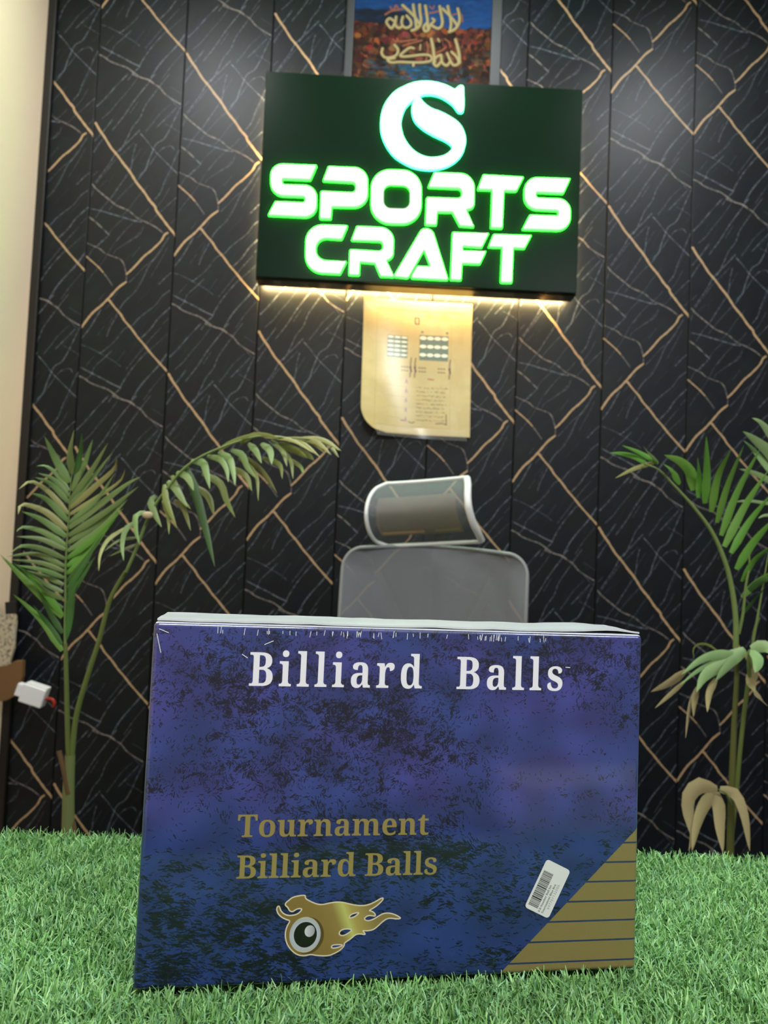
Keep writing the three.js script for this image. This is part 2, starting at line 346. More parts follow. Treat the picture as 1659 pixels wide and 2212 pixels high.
/* ------------------------------------------------------------------ laminated sheet below the sign */
const sheet = tag(group('wall_poster', 0.13, 1.36, 0.0), 'yellowish laminated notice sheet with curled left edge hanging below the sign', 'poster');
{
  const W = 0.318, H = 0.395, [c, x] = canvas(960, 1190), s = 3;   // 3 px per mm
  x.fillStyle = '#bcab76'; x.fillRect(0, 0, 960, 1190);
  for (let i = 0; i < 260; i++) { x.fillStyle = `hsla(${rr(40, 52)},45%,${rr(60, 78)}%,0.10)`; x.beginPath(); x.ellipse(rr(0, 960), rr(0, 1190), rr(20, 120), rr(20, 90), 0, 0, 7); x.fill(); }
  x.fillStyle = 'rgba(176,126,52,0.35)'; x.fillRect(110, 80, 790, 20); for (let i = 0; i < 40; i++) { x.beginPath(); x.ellipse(rr(560, 760), rr(110, 150), rr(10, 40), rr(5, 16), 0, 0, 7); x.fillStyle = 'rgba(190,130,60,0.12)'; x.fill(); }
  const grid = (gx, gy, w, h, rows, cols) => {
    x.fillStyle = '#5f7468'; x.fillRect(gx, gy, w, h);
    for (let r = 0; r < rows; r++) for (let k = 0; k < cols; k++) { x.fillStyle = '#f4f4e6'; x.beginPath(); x.ellipse(gx + w * (k + 0.5) / cols, gy + h * (r + 0.34) / rows, w / cols * 0.46, h / rows * 0.2, 0, 0, 7); x.fill(); }
  };
  grid(500, 300, 255, 225, 3, 4); grid(215, 320, 180, 195, 5, 3);
  x.fillStyle = '#6b7a68'; x.beginPath(); x.arc(522, 272, 12, 0, 7); x.fill(); x.beginPath(); x.arc(742, 272, 12, 0, 7); x.fill();
  x.strokeStyle = 'rgba(84,46,34,0.95)'; x.lineCap = 'round';
  const ln = (w, ...p) => { x.lineWidth = w; x.beginPath(); p.forEach(([a, b], i) => (i ? x.lineTo(a, b) : x.moveTo(a, b))); x.stroke(); };
  for (const px of [430, 470, 775]) { ln(9, [px, 510], [px - 6, 560], [px, 600], [px - 8, 680]); ln(16, [px - 8, 590], [px + 2, 630]); }
  for (const [px, n] of [[345, 3], [500, 3], [670, 3]]) for (let k = 0; k < n; k++) for (let r = 0; r < 2; r++) ln(9, [px + k * 24, 592 + r * 32], [px + 10 + k * 24, 596 + r * 32]);
  ln(10, [455, 150], [490, 150], [490, 205], [460, 205], [455, 150]);
  x.strokeStyle = 'rgba(150,60,50,0.6)'; ln(14, [585, 690], [630, 694]);
  x.strokeStyle = 'rgba(84,74,44,0.7)';
  for (let r = 0; r < 9; r++) for (let q = 485; q < 740; q += rr(10, 26)) { const yy = 770 + r * 36; ln(rr(3, 8), [q, yy + rr(-6, 6)], [q + rr(4, 16), yy + rr(-6, 6)]); }
  x.strokeStyle = 'rgba(120,110,100,0.5)';
  for (let r = 0; r < 4; r++) ln(3, [230, 760 + r * 95], [400, 772 + r * 95]);
  for (let r = 0; r < 5; r++) { x.fillStyle = 'rgba(200,150,170,0.25)'; x.fillRect(372, 690 + r * 85, 40, 62); x.strokeStyle = 'rgba(90,60,80,0.5)'; ln(7, [385, 735 + r * 85], [392, 705 + r * 85], [402, 738 + r * 85]); }
  x.strokeStyle = 'rgba(70,50,30,0.7)'; ln(9, [350, 1070], [385, 1072]); ln(8, [420, 1078], [450, 1090], [470, 1076]); ln(9, [660, 1085], [720, 1078], [752, 1090], [748, 1000]);
  x.strokeStyle = 'rgba(120,100,60,0.4)'; x.lineWidth = 3; x.strokeRect(120, 80, 660, 1040);
  const sheetGeo = (w0, h0, cut, dz) => {
    const nu = 40, nv = 48, pos = [], uv = [], idx = [], R = 0.075;
    for (let j = 0; j <= nv; j++) for (let i = 0; i <= nu; i++) {
      let u = i / nu, v = j / nv, px = u * w0, py = v * h0;                // from the lower left
      if (cut && py < R) { const lim = R - Math.sqrt(Math.max(0, R * R - (R - py) ** 2)); px = lim * 1.0 + (w0 - lim) * u; }
      const l = clamp(1 - px / 0.2), b = clamp(1 - py / 0.36);
      const z = 0.004 + 0.05 * l * l * (0.35 + 0.65 * b) + 0.012 * b * b + dz;
      pos.push(px - w0 / 2 + 0.006 * (1 - v), py, z); uv.push(px / w0, v);
    }
    for (let j = 0; j < nv; j++) for (let i = 0; i < nu; i++) { const a = j * (nu + 1) + i; idx.push(a, a + 1, a + nu + 1, a + 1, a + nu + 2, a + nu + 1); }
    const g = new THREE.BufferGeometry(); g.setAttribute('position', new THREE.Float32BufferAttribute(pos, 3)); g.setAttribute('uv', new THREE.Float32BufferAttribute(uv, 2)); g.setIndex(idx); g.computeVertexNormals(); return g;
  };
  part('paper', sheetGeo(W, H, true, 0), new THREE.MeshPhysicalMaterial({ map: tex(c), roughness: 0.45, clearcoat: 1, clearcoatRoughness: 0.18, side: THREE.DoubleSide }), sheet);
  const film = sheetGeo(W * 0.82, 0.03, false, 0.002).translate(0.02, -0.012, 0.006);
  part('plastic_sleeve', film, new THREE.MeshPhysicalMaterial({ color: 0xffffff, transmission: 0.93, roughness: 0.12, thickness: 0, side: THREE.DoubleSide }), sheet).userData.label = 'clear plastic edge below the sheet';
}

/* ------------------------------------------------------------------ desk and artificial turf */
const TY = 0.7465, TB = 0.7365;   // where things stand in the turf
const desk = tag(group('reception_desk', 0.1, 0, 1.735), 'plain desk carrying the green turf mat', 'desk');
{
  const dm = std(0x4b3a2c, 0.5), w = 1.56, d = 0.49, TY = TB;
  part('desk_top', bx(w, 0.03, d, 0, TY - 0.024, 0, 0.003), dm, desk);
  part('side_panel', bx(0.03, TY - 0.039, d - 0.04, -w / 2 + 0.03, (TY - 0.039) / 2, 0), dm, desk);
  part('side_panel', bx(0.03, TY - 0.039, d - 0.04, w / 2 - 0.03, (TY - 0.039) / 2, 0), dm, desk);
  part('front_panel', bx(w - 0.09, TY - 0.15, 0.02, 0, (TY - 0.039) / 2 + 0.05, 0.19), dm, desk);
}
const turf = tag(group('turf_mat', 0.1, TB, 1.735), 'bright green artificial grass mat under the blue box', 'turf', { kind: 'stuff' });
{
  const w = 1.52, d = 0.48;
  part('backing', bx(w, 0.008, d, 0, -0.0045, 0), std(0x1f3d1b, 0.9), turf);
  const n = 7, blades = [];
  for (const curl of [0.25, 0.7, 1.25]) {
    const pos = [], idx = [];
    for (let i = 0; i <= n; i++) { const t = i / n, a = curl * t * t, wv = 0.00085 * (1 - 0.75 * t ** 3), y = t * (1 - 0.18 * a), z = 0.45 * a * t;
      pos.push(-wv, y * 0.0185, z * 0.0185, 0, y * 0.0185, z * 0.0185 - 0.00025, wv, y * 0.0185, z * 0.0185); }
    for (let i = 0; i < n; i++) { const a = i * 3; idx.push(a, a + 1, a + 3, a + 1, a + 4, a + 3, a + 1, a + 2, a + 4, a + 2, a + 5, a + 4); }
    const g = new THREE.BufferGeometry(); g.setAttribute('position', new THREE.Float32BufferAttribute(pos, 3)); g.setIndex(idx); g.computeVertexNormals(); blades.push(g);
  }
  const bm = new THREE.MeshPhysicalMaterial({ color: 0xffffff, roughness: 0.38, side: THREE.DoubleSide });
  const N = 62000, q = new THREE.Quaternion(), e = new THREE.Euler(), m4 = new THREE.Matrix4(), p = V(), sc = V(), col = new THREE.Color();
  blades.forEach((g, gi) => {
    const im = new THREE.InstancedMesh(g, bm, N); im.name = 'grass_blades' + (gi ? '_00' + gi : ''); im.castShadow = im.receiveShadow = true; im.userData.kind = 'stuff';
    for (let i = 0; i < N; i++) {
      let x, z, under = false;
      { x = rr(-w / 2, w / 2); z = rr(-d / 2, d / 2); const cx = Math.round(x / 0.006) * 0.006, cz = Math.round(z / 0.005) * 0.005; x = lerp(x, cx, 0.45); z = lerp(z, cz, 0.45);
        // flattened under the box
        const wx = x + 0.1 + 0.1311, wz = z + 1.735 - 1.7479, ca = Math.cos(0.1302), sa = Math.sin(0.1302), bu = wx * ca - wz * sa, bn = wx * sa + wz * ca;
        under = bu > -0.001 && bu < 0.336 && bn < 0.002 && bn > -0.062; }
      const cl = noise2(x * 16, z * 16);
      e.set(rr(-0.5, 0.5) + cl * 0.18, rr(0, 6.283), rr(-0.45, 0.45), 'YXZ'); q.setFromEuler(e);
      const h = under ? rr(0.35, 0.5) : rr(0.74, 1.1) + 0.07 * noise2(x * 40, z * 40); sc.set(rr(0.75, 1.15), h, h);
      im.setMatrixAt(i, m4.compose(p.set(x, -0.001, z), q, sc));
      const t = rnd(), l = rr(0.8, 1.15) * (1 + 0.12 * cl);
      col.setRGB((t < 0.2 ? 0.31 : 0.205) * l, (t < 0.2 ? 0.56 : 0.45) * l, (t < 0.2 ? 0.22 : t > 0.75 ? 0.21 : 0.135) * l); im.setColorAt(i, col);
    }
    turf.add(im);
  });
}

/* ------------------------------------------------------------------ the box */
const box = tag(group('ball_box', -0.13113, TY + 0.001, 1.7479), 'blue shrink-wrapped Billiard Balls box with gold striped corner standing on the turf', 'box');
box.rotation.set(-0.0161, 0.1302, 0, 'YXZ');
{
  const W = 0.335, H = 0.2292, D = 0.06, TW = 2010, TH = 1376, s = TW / 335;      // 6 px per mm
  const [c, x] = canvas(TW, TH), im = x.createImageData(TW, TH);
  // where the printed pattern is dense: open patches (negative) and dark drifts (positive), centre and half size in mm
  const DRIFT = [[268, 74, 62, 24, -0.75], [275, 132, 60, 26, -0.55], [24, 133, 40, 16, -0.6], [200, 205, 60, 14, -0.4], [160, 74, 70, 15, 0.45], [225, 84, 40, 12, 0.35], [300, 20, 40, 18, 0.4], [240, 22, 40, 14, 0.3], [60, 30, 50, 24, 0.3], [75, 52, 45, 8, 0.4], [150, 52, 40, 22, 0.35], [110, 100, 60, 18, 0.15], [320, 60, 16, 14, 0.4], [175, 145, 60, 8, 0.5], [120, 152, 60, 9, 0.35], [50, 185, 60, 16, 0.3], [60, 215, 70, 10, 0.45], [250, 150, 25, 10, 0.1], [230, 215, 20, 8, 0.3]];
  const lowAt = (mx, my) => sstep(105, 150, my + 14 * noise2(mx / 70, my / 60));
  const zone = (mx, my) => { let b = 0; for (const [cx, cy, rx, ry, g] of DRIFT) b += g * Math.exp(-(((mx - cx) / rx) ** 2) - ((my - cy) / ry) ** 2);
    const wx = mx + 5 * noise2(mx / 34, my / 34 + 7), wy = my + 4 * noise2(mx / 30 + 9, my / 30);
    return b * 0.8 + 0.22 * noise2(wx / 50 + 3, wy / 26) + 0.3 * noise2(wx / 17, wy / 10 + 5) + 0.2 * noise2(wx / 7, wy / 5); };
  for (let j = 0; j < TH; j++) for (let i = 0; i < TW; i++) {
    const mx = i / s, my = j / s, k = (j * TW + i) * 4, low = lowAt(mx, my), zn = zone(mx, my);
    const st = noise2(mx / 2.2 + 1.6 * noise2(mx / 5, my / 5), my / 1.4 + noise2(mx / 6 + 4, my / 6)) * 0.7 + 0.4 * noise2(mx / 0.9, my / 0.7);
    let d = sstep(0, 0.2, st + zn * 1.5 - 0.86) * 0.85;                              // solid dark patches
    d = Math.max(d, sstep(0.70, 0.84, noise2(mx / 0.9 + 50, my / 0.9)) * 0.6 * sstep(-0.45, 0.1, zn));
    const hue = 0.5 + 0.5 * noise2(mx / 80 + 31, my / 55), l = 1 + 0.15 * noise2(mx / 46 + 60, my / 40) + 0.05 * noise2(mx / 0.5, my / 0.5);
    const B = [lerp(44, 60, hue) * l, lerp(60, 60, hue) * l, lerp(118, 128, hue) * l];
    B[0] = lerp(B[0], 30 * l, low * 0.8); B[1] = lerp(B[1], 52 * l, low * 0.8); B[2] = lerp(B[2], 106 * l, low * 0.8);
    const Dk = [lerp(20, 8, low), lerp(20, 16, low), lerp(36, 26, low)];
    for (let q = 0; q < 3; q++) im.data[k + q] = lerp(B[q], Dk[q], d);
    im.data[k + 3] = 255;
  }
  x.putImageData(im, 0, 0);
  const X = (v) => v * s;
  // curled pen-like strokes, flat ripples lower down
  x.lineCap = 'round';
  for (let i = 0; i < 60000; i++) {
    const mx = rr(0, 335), my = rr(0, 229), zn = zone(mx, my), low = lowAt(mx, my);
    if (rnd() > sstep(-0.32, 0.62, zn) * lerp(1, 0.8, low) + 0.02) continue;
    let a = lerp(0.9 + 2.6 * noise2(mx / 24 + 70, my / 18), 0.12 + 0.5 * noise2(mx / 20, my / 14 + 40), low) + rr(-0.35, 0.35), px = mx, py = my;
    const L = rr(0.8, 2.6) * (1 + 0.8 * low) * (0.7 + clamp(zn)), bend = rr(-0.35, 0.35) * (1 - 0.5 * low), w = rr(0.26, 0.75) * (0.8 + 0.7 * clamp(zn)) * (1 + 0.3 * low);
    x.strokeStyle = `rgba(${Math.round(lerp(18, 8, low))},${Math.round(lerp(18, 16, low))},${Math.round(lerp(34, 24, low))},${rr(0.45, 0.9).toFixed(2)})`;
    x.beginPath(); x.moveTo(X(px), X(py)); for (let k = 0; k < 4; k++) { px += Math.cos(a) * L / 4; py += Math.sin(a) * L / 4; a += bend; x.lineTo(X(px), X(py)); }
    x.lineWidth = w * s; x.stroke();
  }
  // gold corner with its blue lines
  x.save(); x.beginPath(); x.moveTo(X(336), X(131.6)); x.lineTo(X(237), X(228.4)); x.lineTo(X(236), X(230)); x.lineTo(X(336), X(230)); x.closePath(); x.clip();
  x.fillStyle = '#807446'; x.fillRect(X(230), X(125), X(110), X(110));
  for (let i = 0; i < 9000; i++) { x.fillStyle = `rgba(${rnd() < 0.5 ? '160,140,70' : '100,84,34'},0.10)`; x.fillRect(rr(X(235), X(336)), rr(X(130), X(230)), rr(1, 4), rr(1, 3)); }
  x.fillStyle = '#20305a'; for (const y of [143.5, 156.5, 169.4, 182.4, 195.4, 208.4, 221.9]) x.fillRect(X(230), X(y) - 3.2, X(110), 6.4);
  x.restore();
  // lettering
  function text(str, x0, x1, base, cap, col, font, spacing = 0) {
    x.save(); x.font = `bold 200px ${font}`; x.letterSpacing = spacing + 'px'; x.textBaseline = 'alphabetic';
    const m = x.measureText(str), w = m.actualBoundingBoxRight + m.actualBoundingBoxLeft, ch = x.measureText('B').actualBoundingBoxAscent;
    x.translate(X(x0), X(base)); x.scale(X(x1 - x0) / w, X(cap) / ch); x.fillStyle = col; x.fillText(str, m.actualBoundingBoxLeft, 0); x.restore();
  }
  text('Billiard', 59.1, 175.3, 39.9, 21.7, '#e9e9f2', 'serif', 24);
  text('Balls', 197.6, 274.6, 39.9, 21.7, '#e9e9f2', 'serif', 24);
  text('Tournament', 59.5, 185.2, 136.2, 14.0, '#8e8048', 'serif');
  text('Billiard Balls', 60.4, 191.7, 162.2, 14.6, '#8e8048', 'serif');
  // emblem: a leaping cat over a ball with a tail of flames
  const loops = `105.4,173.3 104.9,175.4 108.1,177.3 112.4,179.2 116.2,179.9 121.1,178.8 126.6,178.2 131.0,178.9 136.7,180.5 142.3,181.2 146.7,180.7 151.0,179.0 155.3,176.4 156.6,176.8 155.4,178.8 151.1,182.4 146.8,184.4 149.0,184.7 151.3,186.3 151.7,188.1 149.8,187.8 147.0,187.4 144.5,188.8 144.6,190.3 147.1,191.0 150.8,189.9 153.9,187.9 157.0,186.3 161.4,186.3 165.9,187.9 169.2,190.1 165.4,190.3 160.3,189.3 156.6,191.6 153.5,194.5 150.5,196.8 146.1,197.3 143.3,196.9 144.9,198.4 145.6,199.7 141.8,198.9 138.7,199.4 136.3,201.8 131.5,204.6 132.2,205.8 129.8,208.7 125.6,210.9 121.4,212.3 114.0,211.7 110.2,210.7 106.6,211.7 101.7,211.0 97.3,207.5 94.4,203.3 93.1,197.9 94.1,192.7 96.4,189.2 93.3,188.5 89.0,186.0 86.9,182.4 87.5,180.0 88.8,179.9 89.7,183.0 92.6,185.5 96.3,186.2 100.5,185.4 102.8,183.4 103.4,181.9 100.3,181.8 97.1,184.0 95.2,182.9 94.2,180.8 92.3,179.5 92.8,177.8 94.6,176.6 96.3,174.9 99.9,173.9 | 134.2,188.5 135.1,186.7 138.1,185.6 141.2,185.4 138.2,188.0 135.2,188.8 | 127.8,198.5 129.3,196.1 133.0,195.4 137.0,196.1 133.7,198.7 130.1,200.1 | 123.3,206.7 124.4,205.2 131.5,205.5 129.1,206.9 124.5,207.6`.split(' | ').map(pts2);
  const path = () => { x.beginPath(); for (const l of loops) { const n = l.length; l.forEach(([a, b], i) => { const [a2, b2] = l[(i + 1) % n], mx = (a + a2) / 2, my = (b + b2) / 2; i ? x.quadraticCurveTo(X(a), X(b), X(mx), X(my)) : x.moveTo(X(mx), X(my)); if (i === n - 1) { const [a0, b0] = l[0], [a1, b1] = l[1]; x.quadraticCurveTo(X(a0), X(b0), X((a0 + a1) / 2), X((b0 + b1) / 2)); } }); x.closePath(); } };
  path(); const gr = x.createLinearGradient(X(100), X(205), X(150), X(185));
  [[0, '#7d6a36'], [0.38, '#85703a'], [0.55, '#8d7a42'], [0.68, '#b9bf6a'], [0.76, '#a89a52'], [1, '#857543']].forEach(([t, k]) => gr.addColorStop(t, k));
  x.fillStyle = gr; x.fill('evenodd'); x.lineWidth = 5; x.lineJoin = 'round'; x.strokeStyle = '#d8cdb2'; x.stroke();
  const bx0 = X(106.1), by0 = X(198.4);
  x.fillStyle = 'rgba(50,42,22,0.6)'; x.beginPath(); x.ellipse(bx0 + X(1.6), by0 + X(0.5), X(10.6), X(11.6), 0, 0, 7); x.fill();
  const rg = x.createRadialGradient(bx0, by0, X(5), bx0, by0, X(11.5)); rg.addColorStop(0, '#c6cdd2'); rg.addColorStop(0.75, '#aab2ba'); rg.addColorStop(1, '#c9c07e');
  x.fillStyle = rg; x.beginPath(); x.ellipse(bx0, by0, X(10.1), X(11.2), 0, 0, 7); x.fill();
  x.fillStyle = '#10140f'; x.beginPath(); x.ellipse(bx0 + X(0.2), by0, X(7.4), X(8.0), 0, 0, 7); x.fill();
  const hg = x.createLinearGradient(X(105.5), 0, X(112.2), 0); hg.addColorStop(0, '#d5dade'); hg.addColorStop(1, '#9aa0a6');
  x.fillStyle = hg; x.beginPath(); x.ellipse(X(109), X(196.2), X(3.3), X(3.7), 0.2, 0, 7); x.fill();
  const film = { clearcoat: 1, clearcoatRoughness: 0.06, roughness: 0.4 };
  const front = new THREE.MeshPhysicalMaterial({ map: tex(c), ...film }), blue = std(0x232f6b, 0.4, { clearcoat: 1, clearcoatRoughness: 0.1 }), white = std(0xcfd6dc, 0.5, { clearcoat: 0.6, clearcoatRoughness: 0.15 });
  const cg = new RoundedBoxGeometry(W, H, D, 3, 0.0035).translate(W / 2, H / 2, -D / 2);
  const p = cg.attributes.position, uv = cg.attributes.uv, nr = cg.attributes.normal;
  for (let i = 0; i < p.count; i++) uv.setXY(i, p.getX(i) / W, p.getY(i) / H);
  part('carton', cg, [blue, blue, white, blue, front, blue], box);
  // lid flap: thin white board over the top, sagging at the right end
  const fl = new THREE.BoxGeometry(W - 0.004, 0.0012, D - 0.003, 40, 1, 6).translate(W / 2, H + 0.001, -D / 2), fp = fl.attributes.position;
  for (let i = 0; i < fp.count; i++) { const u = fp.getX(i) / W, t = sstep(0.78, 0.93, u) * (1 - sstep(0.93, 1.0, u)); fp.setY(i, fp.getY(i) + 0.0014 * t + 0.0004 * noise2(u * 9, fp.getZ(i) * 30)); }
  fl.computeVertexNormals(); part('lid_flap', fl, white, box).userData.label = 'pale top flap';
  // shrink film crimps along the upper front edge; their glints put into pale colour
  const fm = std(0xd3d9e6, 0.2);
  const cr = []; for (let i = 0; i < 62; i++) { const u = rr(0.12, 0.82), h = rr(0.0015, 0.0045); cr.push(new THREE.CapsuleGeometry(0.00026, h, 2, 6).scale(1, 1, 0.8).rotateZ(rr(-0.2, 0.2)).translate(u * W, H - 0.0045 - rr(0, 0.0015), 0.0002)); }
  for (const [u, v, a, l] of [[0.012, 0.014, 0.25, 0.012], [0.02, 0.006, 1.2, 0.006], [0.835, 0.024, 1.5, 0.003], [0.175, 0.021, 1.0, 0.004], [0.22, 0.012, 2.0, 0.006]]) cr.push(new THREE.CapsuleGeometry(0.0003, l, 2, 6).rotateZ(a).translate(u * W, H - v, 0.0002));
  for (const g of cr) part('crease_glint', g, fm, box);
  // price sticker
  const [c2, y] = canvas(840, 440); y.fillStyle = '#d6dad8'; y.fillRect(0, 0, 840, 440);
  y.fillStyle = '#14181a'; let bxp = 70; const bars = '3 1 3 2 2 6 3 1 6 2 3 1 4 2 3 3 2 1 3 2 5 2 3 1 2 2 3 1 4 1 2 3 2 2 3 1 2 1 3 2'.split(' ').map(Number);
  bars.forEach((b, i) => { if (i % 2 === 0) { y.globalAlpha = 0.95; y.fillRect(bxp, 36, b * 3.6, 172); } else { y.globalAlpha = 0.28; y.fillRect(bxp, 36, b * 7, 172); } bxp += b * (i % 2 ? 7 : 3.6) + 3; });
  y.globalAlpha = 1; y.fillStyle = '#22282a'; y.font = 'bold 46px serif'; y.fillText('8 D Number Ball Set', 30, 262, 560); y.fillText('Tournament Blue Box', 30, 322, 600);
  y.fillStyle = '#5a6060'; y.font = '54px sans-serif'; y.letterSpacing = '6px'; y.fillText('697701132006', 130, 382);
  const Sq = new THREE.Shape(), sw = 0.0348, sh = 0.0190, r = 0.0026;
  Sq.moveTo(-sw / 2 + r, -sh / 2); Sq.lineTo(sw / 2 - r, -sh / 2); Sq.quadraticCurveTo(sw / 2, -sh / 2, sw / 2, -sh / 2 + r); Sq.lineTo(sw / 2, sh / 2 - r); Sq.quadraticCurveTo(sw / 2, sh / 2, sw / 2 - r, sh / 2); Sq.lineTo(-sw / 2 + r, sh / 2); Sq.quadraticCurveTo(-sw / 2, sh / 2, -sw / 2, sh / 2 - r); Sq.lineTo(-sw / 2, -sh / 2 + r); Sq.quadraticCurveTo(-sw / 2, -sh / 2, -sw / 2 + r, -sh / 2);
  const sg = new THREE.ExtrudeGeometry(Sq, { depth: 0.00015, bevelEnabled: false }), su = sg.attributes.uv, sp = sg.attributes.position;
  for (let i = 0; i < su.count; i++) su.setXY(i, sp.getX(i) / sw + 0.5, sp.getY(i) / sh + 0.5);
  const st = part('price_sticker', sg.rotateZ(1.125).translate(0.2694, H - 0.1731, 0.0002), new THREE.MeshPhysicalMaterial({ map: tex(c2), roughness: 0.5 }), box); st.userData.label = 'white barcode sticker with rounded corners';
}

/* ------------------------------------------------------------------ office chair behind the desk */
const chair = tag(group('office_chair', 0.15, 0, 0.62), 'grey mesh office chair with tilted white framed headrest behind the blue box', 'chair');
{
  const o = chair.position, meshTex = (() => {
    const [c, x] = canvas(64, 64); x.fillStyle = '#000'; x.fillRect(0, 0, 64, 64); x.fillStyle = '#fff';
    for (let j = 0; j < 4; j++) x.fillRect(0, j * 16, 64, 11); for (let i = 0; i < 4; i++) x.fillRect(i * 16, 0, 7, 64); return tex(c, false);
  })(), openTex = (() => {
    const [c, x] = canvas(64, 64); x.fillStyle = '#000'; x.fillRect(0, 0, 64, 64); x.fillStyle = '#fff';
    for (let j = 0; j < 4; j++) x.fillRect(0, j * 16, 64, 7); for (let i = 0; i < 4; i++) x.fillRect(i * 16, 0, 3, 64); return tex(c, false);
  })();
  meshTex.repeat.set(60, 60);
  const webTex = openTex; webTex.repeat.set(40, 30);
  const back = new THREE.MeshPhysicalMaterial({ color: 0x80848a, roughness: 0.85, alphaMap: meshTex, transparent: true, side: THREE.DoubleSide });
  const head = new THREE.MeshPhysicalMaterial({ color: 0x7d8284, roughness: 0.8, alphaMap: webTex, transparent: true, side: THREE.DoubleSide });
  const shell = std(0xeceeee, 0.4), dark = std(0x2a2b2d, 0.45), grey = std(0x8f9294, 0.5);
  function surf(fn, nu, nv) {
    const pos = [], uv = [], idx = [];
    for (let j = 0; j <= nv; j++) for (let i = 0; i <= nu; i++) { const p = fn(i / nu, j / nv); pos.push(p.x - o.x, p.y - o.y, p.z - o.z); uv.push(i / nu, j / nv); }
    for (let j = 0; j < nv; j++) for (let i = 0; i < nu; i++) { const a = j * (nu + 1) + i; idx.push(a, a + 1, a + nu + 1, a + 1, a + nu + 2, a + nu + 1); }
    const g = new THREE.BufferGeometry(); g.setAttribute('position', new THREE.Float32BufferAttribute(pos, 3)); g.setAttribute('uv', new THREE.Float32BufferAttribute(uv, 2)); g.setIndex(idx); g.computeVertexNormals(); return g;
  }
  // backrest: 0.44 m wide, round upper corners, hollowed, turned a little to its left
  const yaw = 0.2, BT = 1.029, BB = 0.56, cx = 0.166, hw = 0.2095;
  const backPt = (u, v, push = 0) => {
    const h = (1 - v) * (BT - BB), r = 0.05; let k = 1; if (h < r) k = 1 - (r - Math.sqrt(Math.max(0, r * r - (r - h) ** 2))) / hw * 0.95; if (v < 0.35) k *= 1 - 0.18 * (0.35 - v) / 0.35;
    const s = (u * 2 - 1), x = s * hw * k, crown = 0.008 * (1 - s * s);
    const z = 0.05 * s * s + 0.035 * Math.sin(v * 2.6) + push - 0.05;
    return V(cx + x * Math.cos(yaw) - z * -Math.sin(-yaw), BB + (BT - BB) * v + crown * v - 0.012 * s * 0, 0.47 + z * Math.cos(yaw) + x * Math.sin(yaw));
  };
  const br = part('backrest', surf((u, v) => backPt(u, 1 - (1 - v) ** 2), 36, 50), back, chair);
  const rim = []; for (let i = 0; i <= 30; i++) rim.push(backPt(0, 1 - (1 - i / 30) ** 2)); for (let i = 1; i < 24; i++) rim.push(backPt(i / 24, 1)); for (let i = 30; i >= 0; i--) rim.push(backPt(1, 1 - (1 - i / 30) ** 2)); for (let i = 23; i > 0; i--) rim.push(backPt(i / 24, 0));
  const L = (p) => p.clone().sub(o);
  part('back_frame', new THREE.TubeGeometry(new THREE.CatmullRomCurve3(rim.map((p) => L(p).add(V(0, 0, -0.004))), true), 180, 0.0045, 8, true), grey, chair);
  part('spine', tube([backPt(0.5, 0.0, -0.05), backPt(0.5, 0.4, -0.055), backPt(0.5, 0.85, -0.045), backPt(0.52, 1, -0.04).add(V(0, 0.03, 0))].map(L), 0.016, 20, 10), dark, chair);
  for (const s of [0.18, 0.82]) part('back_strut', tube([backPt(0.5, 0.35, -0.05), backPt(lerp(0.5, s, 0.6), 0.62, -0.035), backPt(s, 0.86, -0.012)].map(L), 0.011, 16, 8), grey, chair);
  // headrest: a scoop turned to the left, its right end nearer
  const LE = [[818, 1046, 0], [797, 1078, 0.045], [791, 1112, 0.06], [797, 1146, 0.045], [818, 1180, 0.0]], RE = [[1012, 1031, 0], [1010, 1062, 0.045], [1012, 1095, 0.06], [1023, 1133, 0.045], [1045, 1170, 0.0]];
  const lc = new THREE.CatmullRomCurve3(LE.map(([a, b, z]) => at(a, b, 0.43 + z))), rc = new THREE.CatmullRomCurve3(RE.map(([a, b, z]) => at(a, b, 0.5 + z)));
  const headPt = (u, v, push = 0) => { let t = 1 - v, h = Math.min(t, 1 - t) * 0.16, r = 0.022, inset = h < r ? (r - Math.sqrt(Math.max(0, r * r - (r - h) ** 2))) / 0.24 : 0;
    const uu = lerp(inset * 1.0, 1 - inset * 0.35, u), a = lc.getPoint(t), b = rc.getPoint(t); const p = a.lerp(b, uu); p.z += push - 0.02 * Math.sin(Math.PI * uu); return p; };
  const hr = part('headrest', surf((u, v) => headPt(u, v), 36, 24), head, chair);
  const hrim = []; for (let i = 0; i <= 14; i++) hrim.push(headPt(0, i / 14)); for (let i = 1; i < 16; i++) hrim.push(headPt(i / 16, 1)); for (let i = 14; i >= 0; i--) hrim.push(headPt(1, i / 14)); for (let i = 15; i > 0; i--) hrim.push(headPt(i / 16, 0));
  const fr = new THREE.CatmullRomCurve3(hrim.map(L), true, 'catmullrom', 0.3), fg = new THREE.TubeGeometry(fr, 160, 0.0046, 8, true);
  part('headrest_frame', fg, shell, hr);
  part('end_cap', tube(Array.from({ length: 9 }, (_, i) => L(headPt(1, 0.02 + 0.96 * i / 8, 0.001))), 0.0082, 24, 10), shell, hr);
  part('added_liner', surf((u, v) => headPt(0.1 + 0.8 * u, 0.16 + 0.6 * v, -0.02), 12, 10), new THREE.MeshPhysicalMaterial({ color: 0xb79a6a, transmission: 0.55, roughness: 0.5, thickness: 0, side: THREE.DoubleSide }), hr).userData.label = 'added amber film for the warm lit opening behind the mesh';  // film added behind the mesh: warm light in the opening put into colour
  for (const [u0, u1] of [[0.12, 0.54], [0.64, 0.88]]) part('window_lip_glint', tube(Array.from({ length: 7 }, (_, i) => L(headPt(lerp(u0, u1, i / 6), 0.19, -0.016))), 0.0042, 16, 6), std(u0 < 0.5 ? 0xc79f58 : 0x8f7f50, 0.5), hr);  // edges of the shell opening, amber glints painted into their colour
